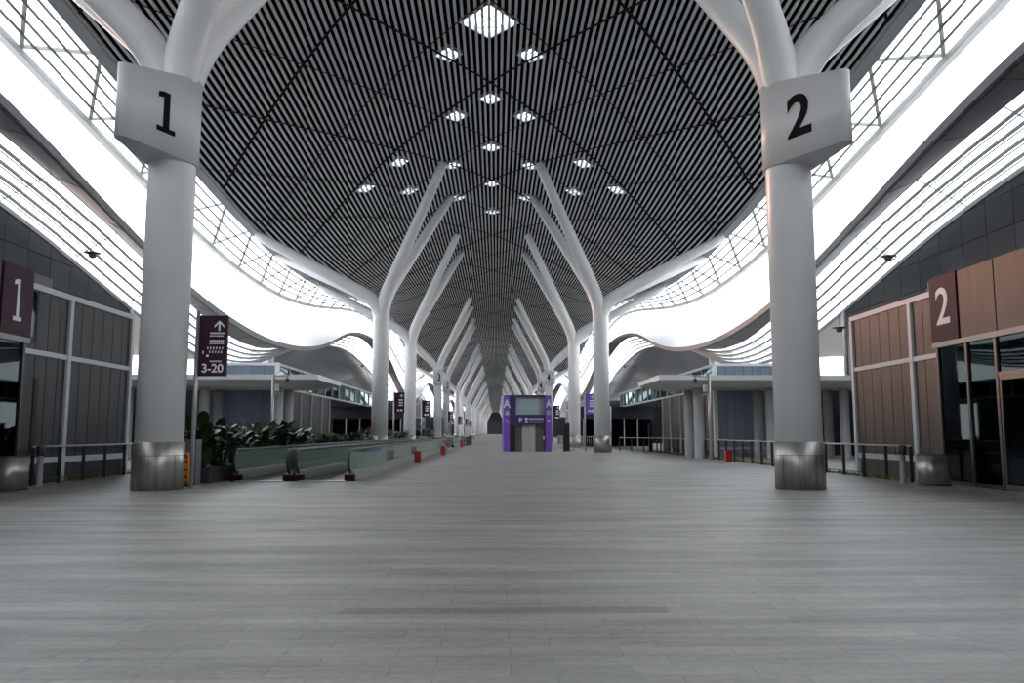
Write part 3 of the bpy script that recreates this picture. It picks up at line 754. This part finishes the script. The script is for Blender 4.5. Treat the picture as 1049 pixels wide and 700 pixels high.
for k in range(7): mm.box(kx0 + 1.98 + k * .16, kx0 + 2.09 + k * .16, ky - .03, ky, 2.38, 2.48).box(kx0 + 1.98 + k * .16, kx0 + 2.07 + k * .16, ky - .03, ky, 2.16, 2.24)
mm.build('lettering', 'signwhite', sb)
MB().box(kx0 + .98, kx0 + 1.48, ky + .3, ky + .5, 0, 1.98).build('door_jamb', 'olive', t)
MB().box(kx1 - 1.3, kx1 - .62, ky + .3, ky + .5, 0, 1.98).build('door_jamb', 'olive', t)
for a, b in ((kx0 + 1.48, kx0 + 1.97), (kx0 + 1.98, kx1 - 1.3)):
    MB().box(a, b, ky + .38, ky + .46, 0, 1.96).build('door', 'door', t)
MB().box(kx1 - .72, kx1 - .6, ky + .2, ky + .3, .9, 1.15).build('call_box', 'signwhite', t)

# ---------------------------------------------------------------- plum direction signs on posts
def post_sign(x, y, label, mat='plum', near=False, blank=False):
    t = thing('direction_sign', (x, y, 0), label, 'sign', 'direction signs on posts')
    MB().tube([(x - .06, y, 0), (x - .06, y, 4.55)], .055, 12).lathe([(.12, 0), (.12, .02)], (x - .06, y, 0), 16).build('post', 'galv', t)
    b = MB().box(x, x + .72, y - .05, y + .05, 2.85, 4.42).build('board', mat, t)
    mm = MB(); f = y - .052
    ax, az = x + .51, 4.14
    mm.box(ax - .022, ax + .022, f - .004, f, az - .12, az + .10)
    mm.add([(ax, f - .004, az + .15), (ax - .13, f - .004, az + .02), (ax - .13, f - .004, az - .04), (ax, f - .004, az + .09), (ax + .13, f - .004, az - .04), (ax + .13, f - .004, az + .02)], [(0, 1, 2, 3), (0, 3, 4, 5)])
    mm.build('arrow', 'signwhite', b); mm = MB()
    if near:
        for z_, h_, a0 in ((3.96, .045, .28), (3.89, .03, .27), (3.76, .045, .28), (3.69, .03, .27)):
            xx = x + a0 + .0
            while xx < x + .62:
                w_ = .028 + random.random() * .02; mm.box(xx, xx + w_, f - .003, f, z_ - h_ / 2, z_ + h_ / 2); xx += w_ + .012
        for z_ in (3.57, 3.47):
            for k in range(6 if z_ > 3.5 else 5):
                xx = x + .22 + k * .075 + (.05 if z_ < 3.5 else 0); mm.box(xx, xx + .028, f - .003, f, z_ - .03, z_ + .03)
        mm.box(x + .10, x + .13, f - .003, f, 3.42, 3.50); mm.box(x + .2, x + .26, f - .003, f, 3.34, 3.40)
        for k in range(8): mm.box(x + .3 + k * .038, x + .325 + k * .038, f - .003, f, 3.21, 3.25)
        MB().text('3-20', .31, lambda a, b_, c: (x + .37 + a, f - .004 - c, 3.04 + b_), .002, .006).build('hall_numbers', 'signwhite', b)
    else:
        for z_ in (3.85, 3.65, 3.45):
            mm.box(x + .3, x + .62, f - .004, f, z_ - .05, z_ + .05)
        mm.box(x + .2, x + .36, f - .004, f, 3.0, 3.16); mm.box(x + .42, x + .6, f - .004, f, 3.0, 3.16)
    mm.build('lettering', 'signwhite', b)
post_sign(-7.31, 20.9, 'plum sign board reading 3-20 on a steel post, beside the column marked 1', near=True)
post_sign(-7.25, 61, 'dark sign board on a post between the second and third left columns')
post_sign(-6.55, 76, 'plum sign board on a post just right of the third left column')
for i, (x_, y_) in enumerate(((-6.3, 113), (-6.6, 150), (-6.4, 178), (-6.4, 205))):
    post_sign(x_, y_, 'small distant sign board on a post, %s past the third left column' % ['first', 'second', 'third', 'fourth'][i])
post_sign(7.3, 62.5, 'purple sign board on a post between the second and third right columns', 'purple')
post_sign(6.75, 90, 'plum sign board on a post just right of the purple kiosk')

# ---------------------------------------------------------------- camera masts
def mast(sd_, label):
    x, y = (-10.9, 41) if sd_ < 0 else (11.25, 41)
    t = thing('camera_mast', (x, y, 0), label, 'pole', 'steel camera masts')
    MB().tube([(x, y, 0), (x, y, 4.35)], [.085, .075], 14).lathe([(.17, 0), (.17, .03)], (x, y, 0), 18).build('pole', 'galv', t)
    d = 1 if sd_ < 0 else -1
    MB().tube([(x, y, 4.25), (x + d * .85, y, 4.3)], .04, 8).build('arm', 'galv', t)
    c = MB().lathe([(.04, .12), (.09, .08), (.10, 0), (.07, -.1), (.02, -.13)], (x + d * .7, y, 4.05), 14).tube([(x + d * .7, y, 4.15), (x + d * .7, y, 4.3)], .02, 6)
    c.build('camera', 'dark', t)
    MB().tube([(x, y, 3.3), (x + d * .45, y, 3.35)], .03, 8).box(x + d * .1, x + d * .28, y - .12, y + .1, 3.5, 3.85).build('bracket', 'galv', t)
mast(-1, 'steel camera mast in front of the left flat canopy')
mast(1, 'steel camera mast in front of the right flat canopy')
x, y = 8.9, 60.2
t = thing('camera_mast', (x, y, 0), 'slim white mast with a short arm beside the second right column', 'pole', 'steel camera masts')
MB().tube([(x, y, 0), (x, y, 3.35)], .06, 10).build('pole', 'mull', t); MB().tube([(x, y, 3.3), (x - .6, y, 3.3)], .04, 8).build('arm', 'mull', t)

# ---------------------------------------------------------------- hanging lamps under the side roofs
def lamp(x, y, z, label):
    t = thing('pendant_lamp', (x, y, z), label, 'lamp', 'dark domed pendant lamps under the side roofs')
    zt = z_band(y) + (z_wall(y) - z_band(y)) * (abs(x) - 20.5) / 2.5 + .3
    MB().tube([(x, y, z + .18), (x, y, zt)], .015, 6).build('cord', 'dark', t)
    MB().lathe([(.05, .22), (.12, .16), (.42, .10), (.43, .06), (.2, .04)], (x, y, z), 24).build('shade', 'dark', t)
    MB().lathe([(.2, .04), (.22, -.04), (.17, -.16), (.06, -.22)], (x, y, z), 20).build('globe', 'olive', t)
lamp(-21.5, 43.3, 11.0, 'dark pendant lamp hanging at the left above the panelled pavilion')
lamp(22.0, 43.3, 11.0, 'dark pendant lamp hanging at the right above the warm-lit pavilion')
lamp(22.0, 50, 7.9, 'dark pendant lamp hanging low beside the second pendant at the right')
lamp(-22.2, 136, 12.6, 'distant pendant lamp under the far left roof arch')
lamp(22.2, 136, 12.6, 'distant pendant lamp under the far right roof arch')

# ---------------------------------------------------------------- railings
def railing(pts, label, step=1.33, ht=1.03, grp='steel railings along the pavilions'):
    p0 = pts[0]
    t = thing('railing', (p0[0], p0[1], 0), label, 'railing', grp)
    MB().tube([(a, b, ht) for a, b in pts], .028, 8).build('handrail', 'galv', t)
    mm = MB()
    for (a, b), (c, d) in zip(pts, pts[1:]):
        for z_ in (.15,): mm.bar((a, b, z_), (c, d, z_), .025, .025)
        L_ = math.hypot(c - a, d - b); n = max(1, round(L_ / step))
        for k in range(n + (1 if (c, d) == pts[-1] else 0)):
            x_ = a + (c - a) * k / n; y_ = b + (d - b) * k / n
            ux, uy = (c - a) / L_, (d - b) / L_
            MB().bar((x_, y_, 0), (x_, y_, ht - .02), .10, .025, up=(ux, uy, 0)).build('post', 'dark', t)
        n2 = max(1, round(L_ / .33))
    mm.build('lower_rail', 'dark', t)
railing([(12.15, 22.9), (12.0, 30), (12.0, 58.5), (9.9, 62.5)], 'long steel railing along the right pavilion and hall')
railing([(-11.95, 21.9), (-12.0, 30), (-12.0, 41)], 'steel railing in front of the left pavilion')
def barrier(xa, ya, xb, yb, label):
    t = thing('crowd_barrier', ((xa + xb) / 2, (ya + yb) / 2, 0), label, 'barrier', 'grey steel crowd barriers')
    mm = MB(); mm.tube([(xa, ya, .05), (xa, ya, 1.08), (xb, yb, 1.08), (xb, yb, .05)], .025, 8); mm.tube([(xa, ya, .2), (xb, yb, .2)], .02, 6)
    mm.build('frame', 'galv', t)
    mm = MB(); n = 12
    for k in range(1, n):
        x_ = xa + (xb - xa) * k / n; y_ = ya + (yb - ya) * k / n; mm.tube([(x_, y_, .2), (x_, y_, 1.08)], .012, 6)
    mm.build('bars', 'galv', t)
    for x_, y_ in ((xa, ya), (xb, yb)): MB().box(x_ - .03, x_ + .03, y_ - .3, y_ + .3, 0, .05).build('foot', 'dark', t)
barrier(4.9, 64, 6.3, 64, 'crowd barrier standing right beside the purple kiosk')
barrier(6.7, 66, 8.6, 66, 'crowd barrier standing behind the second right column')
barrier(6.2, 72, 8.0, 72, 'crowd barrier at the foot of the third right column')
railing([(-7.5, 71), (-3.2, 71)], 'short railing across the far end of the near walkways', grp='railings')
railing([(8.6, 82), (8.6, 108)], 'distant railing along the right column row', 1.5, grp='railings')
railing([(-3.2, 84), (-2.6, 92)], 'short distant railing beside the second walkway pair', grp='railings')

def totem(x, y, h, wd, label):
    t = thing('information_totem', (x, y, 0), label, 'totem', 'black standing totems')
    MB().box(x - wd / 2, x + wd / 2, y - .08, y + .08, .04, h).build('body', 'rubber', t)
    MB().box(x - wd / 2 - .1, x + wd / 2 + .1, y - .2, y + .2, 0, .04).build('base', 'dark', t)
    MB().box(x - wd * .35, x + wd * .35, y - .09, y - .08, h * .55, h - .12).build('screen', 'navy', t)
totem(5.75, 62, 2.1, .5, 'black standing totem just right of the purple kiosk')
totem(12.1, 61.4, 2.1, .3, 'slim black totem behind the right railing near the black entrance')
totem(-2.6, 93, 1.1, .45, 'small black totem at the far walkway end')

# ---------------------------------------------------------------- bollards, steel plinths, red boxes
def bollard(x, y, label):
    t = thing('bollard', (x, y, 0), label, 'bollard', 'steel reader bollards by the pavilion railings')
    MB().lathe([(.12, 0), (.12, .02), (.085, .03), (.075, .8)], (x, y, 0), 24).build('post', 'galv', t)
    MB().lathe([(.08, .8), (.105, .82), (.115, .95), (.11, 1.03), (.09, 1.06)], (x, y, 0), 24).build('head', 'dark', t)
bollard(11.75, 22.6, 'steel bollard with a dark head in front of the right railing')
bollard(-11.75, 21.9, 'steel bollard with a dark head in front of the left railing')
def plinth(sd_, x0, x1, y0, y1, label):
    t = thing('steel_plinth', ((x0 + x1) / 2, (y0 + y1) / 2, 0), label, 'plinth', 'steel plinths at the pavilion corners')
    r = .2; poly = []
    for cx, cy, a0 in ((x1 - r, y1 - r, 0), (x0 + r, y1 - r, 90), (x0 + r, y0 + r, 180), (x1 - r, y0 + r, 270)):
        for k in range(7):
            a = math.radians(a0 + 15 * k); poly.append((cx + r * math.cos(a), cy + r * math.sin(a)))
    MB().prism(poly, .05, .80, True).build('drum', 'steel', t)
    MB().prism([(x * .99 + (x0 + x1) / 2 * .01, y) for x, y in poly], .80, .83).build('top', 'dark', t)
    MB().prism(poly, 0, .05).build('foot', 'dark', t)
plinth(1, 11.75, 12.45, 21.3, 22.0, 'steel plinth at the corner of the warm-lit pavilion on the right')
plinth(-1, -12.1, -11.2, 19.7, 20.6, 'steel plinth at the corner of the grey pavilion on the left')

def redbox(x, y, label, h=.56):
    t = thing('extinguisher_box', (x, y, 0), label, 'box', 'red fire extinguisher boxes')
    MB().box(x - .15, x + .15, y - .12, y + .12, .03, h - .05).build('body', 'red', t)
    MB().box(x - .165, x + .165, y - .135, y + .135, h - .05, h).build('lid', 'red', t)
    MB().box(x - .12, x + .12, y - .1, y + .1, 0, .03).build('foot', 'dark', t)
redbox(-3.26, 37.8, 'red extinguisher box standing beside the nearest walkway')
redbox(-2.97, 51.5, 'red extinguisher box further along the nearest walkway')
redbox(-3.0, 80, 'red extinguisher box at the start of the second walkway pair', .7)
redbox(-2.75, 91, 'distant red extinguisher box beside the small black totem', .7)
redbox(11.65, 39.3, 'red extinguisher box in front of the right railing')

# ---------------------------------------------------------------- behind the column marked 1
x, y = -7.55, 23.0
t = thing('service_cabinet', (-8.06, 22.3, 0), 'tall grey cabinet behind the column marked 1', 'cabinet')
MB().box(-8.4, -7.72, 22.1, 22.5, .05, 1.22).build('body', 'greycab', t)
MB().box(-8.4, -7.72, 22.1, 22.5, 0, .05).build('plinth', 'dark', t)
MB().box(-8.37, -7.75, 22.08, 22.1, .08, 1.19).build('door', 'greycab', t)
t = thing('folding_barrier', (-7.97, 21.75, 0), 'orange folding barrier between the column marked 1 and the sign post', 'barrier')
for q, yy in enumerate((21.66, 21.8)):
    mm = MB(); a, b = -8.2, -7.74
    mm.tube([(a, yy, .06), (a, yy, .8), (a + .06, yy, .86), (b - .06, yy, .86), (b, yy, .8), (b, yy, .06)], .028, 8)
    for z_ in (.12, .32, .45, .66): mm.box(a, b, yy - .015, yy + .015, z_, z_ + .07)
    mm.bar((a, yy, .16), (b, yy, .36), .04, .04); mm.bar((a, yy, .7), (b, yy, .5), .04, .04)
    mm.build('panel', 'orange', t)
MB().box(-8.23, -7.71, 21.6, 21.86, 0, .06).build('foot', 'rubber', t)

# ---------------------------------------------------------------- planters and plants
def planter(x0, x1, y0, y1, label, h=.42):
    t = thing('planter_box', ((x0 + x1) / 2, (y0 + y1) / 2, 0), label, 'planter', 'dark planter boxes along the left side')
    MB().box(x0, x1, y0, y0 + .12, 0, h).box(x0, x1, y1 - .12, y1, 0, h).box(x0, x0 + .12, y0 + .12, y1 - .12, 0, h).box(x1 - .12, x1, y0 + .12, y1 - .12, 0, h).build('box', 'planter', t)
    MB().box(x0 + .12, x1 - .12, y0 + .12, y1 - .12, 0, h - .06).build('soil', 'soil', t)
planter(-9.1, -7.6, 22.85, 38, 'near dark planter box beside the nearest walkway')
planter(-11.2, -7.8, 49.2, 57, 'middle dark planter box in front of the left hall front')
planter(-11.3, -7.8, 62, 77, 'far dark planter box between the second and third left columns')
planter(-11.3, -7.8, 89, 107, 'most distant dark planter box past the third left column')
def leaf(mm, base, az, ln, wd, up, droop, n=7):
    d = Vector((math.cos(az), math.sin(az), 0)); sdv = Vector((-math.sin(az), math.cos(az), 0))
    rows = []; p = Vector(base); ang = up
    for k in range(n + 1):
        s_ = k / n; wdt = wd * (math.sin(PI * min(1, s_ * .93 + .05)) ** .75) * .5
        fold_ = .25 * wdt
        rows.append([tuple(p - sdv * wdt + Vector((0, 0, fold_))), tuple(p), tuple(p + sdv * wdt + Vector((0, 0, fold_)))])
        p = p + (d * math.cos(ang) + Vector((0, 0, 1)) * math.sin(ang)) * (ln / n); ang -= droop / n
    mm.grid(rows)
def plant_mesh(seed, h, nl, spread, wide):
    rnd = random.Random(seed); st = MB(); lf = MB()
    for k in range(nl):
        az = rnd.uniform(0, 2 * PI); r0 = rnd.uniform(0, .12); b = Vector((r0 * math.cos(az), r0 * math.sin(az), 0))
        hs = h * rnd.uniform(.2, .78); out = spread * rnd.uniform(.2, 1) 
        top = b + Vector((math.cos(az) * out * .5, math.sin(az) * out * .5, hs))
        st.tube([tuple(b), tuple((b + top) / 2 + Vector((0, 0, .04))), tuple(top)], [.014, .011, .008], 5, False)
        leaf(lf, top, az + rnd.uniform(-.4, .4), h * rnd.uniform(.35, .6), wide * rnd.uniform(.7, 1.15), rnd.uniform(.5, 1.45), rnd.uniform(.6, 1.8))
    return st, lf
protos = {}
def plant(kind, x, y, z, sc, rot, label, group):
    if kind not in protos:
        par = {'broad': (1.35, 42, .9, .30), 'shrub': (.8, 90, .8, .14), 'red': (.9, 60, .6, .12), 'bright': (.9, 80, .7, .13)}[kind]
        st, lf = plant_mesh(hash(kind) % 97 if False else {'broad': 3, 'shrub': 5, 'red': 8, 'bright': 11}[kind], *par)
        o = thing('leafy_plant', (0, 0, 0), label, 'plant', group)
        st.build('stem', 'leaf', o, False); lf.build('foliage', {'broad': 'leaf', 'shrub': 'leaf', 'red': 'leafred', 'bright': 'leaf2'}[kind], o, False)
        protos[kind] = o
    else:
        o = copy_tree(protos[kind], (0, 0, 0), label)
    o.location = (x, y, z); o.scale = (sc, sc, sc); o.rotation_euler.z = rot; o['group'] = group
    return o
rp = random.Random(21)
names = ORD
spots = [(-8.1, 23.6), (-8.5, 24.4), (-8.1, 25.3), (-8.6, 26.1), (-8.1, 27.0), (-8.6, 27.9), (-8.1, 28.8), (-8.6, 29.7), (-8.1, 30.6), (-8.6, 31.4), (-8.1, 32.3), (-8.6, 33.2), (-8.1, 34.1), (-8.6, 35.0), (-8.1, 36.0), (-8.6, 36.9)]
for i, (x_, y_) in enumerate(spots):
    plant('broad', x_, y_, .34, rp.uniform(.78, 1.0) * (1.15 if i in (1, 8) else 1), rp.uniform(0, 6), 'dark broad-leaved plant in the near planter, %s from the front' % names[i], 'broad-leaved plants in the near planter')
i = 0
for y_ in (49.8, 50.8, 51.9, 53, 54.1, 55.2, 56.3):
    for x_ in (-8.5, -10.0):
        k = 'bright' if i in (7, 11) else 'shrub'
        plant(k, x_ + rp.uniform(-.3, .3), y_ + rp.uniform(-.3, .3), .34, rp.uniform(.9, 1.3), rp.uniform(0, 6), 'low %s shrub in the middle planter, %s from the front' % ('bright green' if k == 'bright' else 'dark green', names[i]), 'shrubs in the middle planter'); i += 1
i = 0
for y_ in (63, 65.5, 68, 70.5, 73, 75.5):
    for x_ in (-8.6, -10.1):
        k = 'red' if i == 5 else ('bright' if i in (6, 9) else 'shrub')
        plant(k, x_ + rp.uniform(-.3, .3), y_ + rp.uniform(-.4, .4), .34, rp.uniform(1.2, 1.7), rp.uniform(0, 6), '%s shrub in the far planter, %s from the front' % ({'red': 'reddish', 'bright': 'bright green', 'shrub': 'dark green'}[k], names[i]), 'shrubs in the far planter'); i += 1
for i, y_ in enumerate((90.5, 93, 95.5, 98, 100.5, 103, 105.5)):
    plant('shrub', -8.9, y_, .34, 2.0, rp.uniform(0, 6), 'dark shrub in the most distant planter, %s from the front' % names[i], 'shrubs in the most distant planter')
# weeds growing along the foot of the pavilions
for sd_, lab in ((-1, 'yellowish grass strip at the foot of the left railing'), (1, 'yellowish grass strip at the foot of the right railing')):
    mm = MB(); rg = random.Random(3 + sd_)
    for k in range(2600):
        y_ = rg.uniform(23.5, 60); 
        if sd_ < 0 and y_ > 41: continue
        x_ = sd_ * rg.uniform(12.08, 12.45); h_ = rg.uniform(.04, .14); a = rg.uniform(0, PI)
        dx, dy = math.cos(a) * .02, math.sin(a) * .02
        mm.add([(x_ - dx, y_ - dy, 0), (x_ + dx, y_ + dy, 0), (x_ + rg.uniform(-.04, .04), y_ + rg.uniform(-.04, .04), h_)], [(0, 1, 2)])
    tag(mm.build('grass', 'yellow'), lab, 'grass', None, 'stuff')
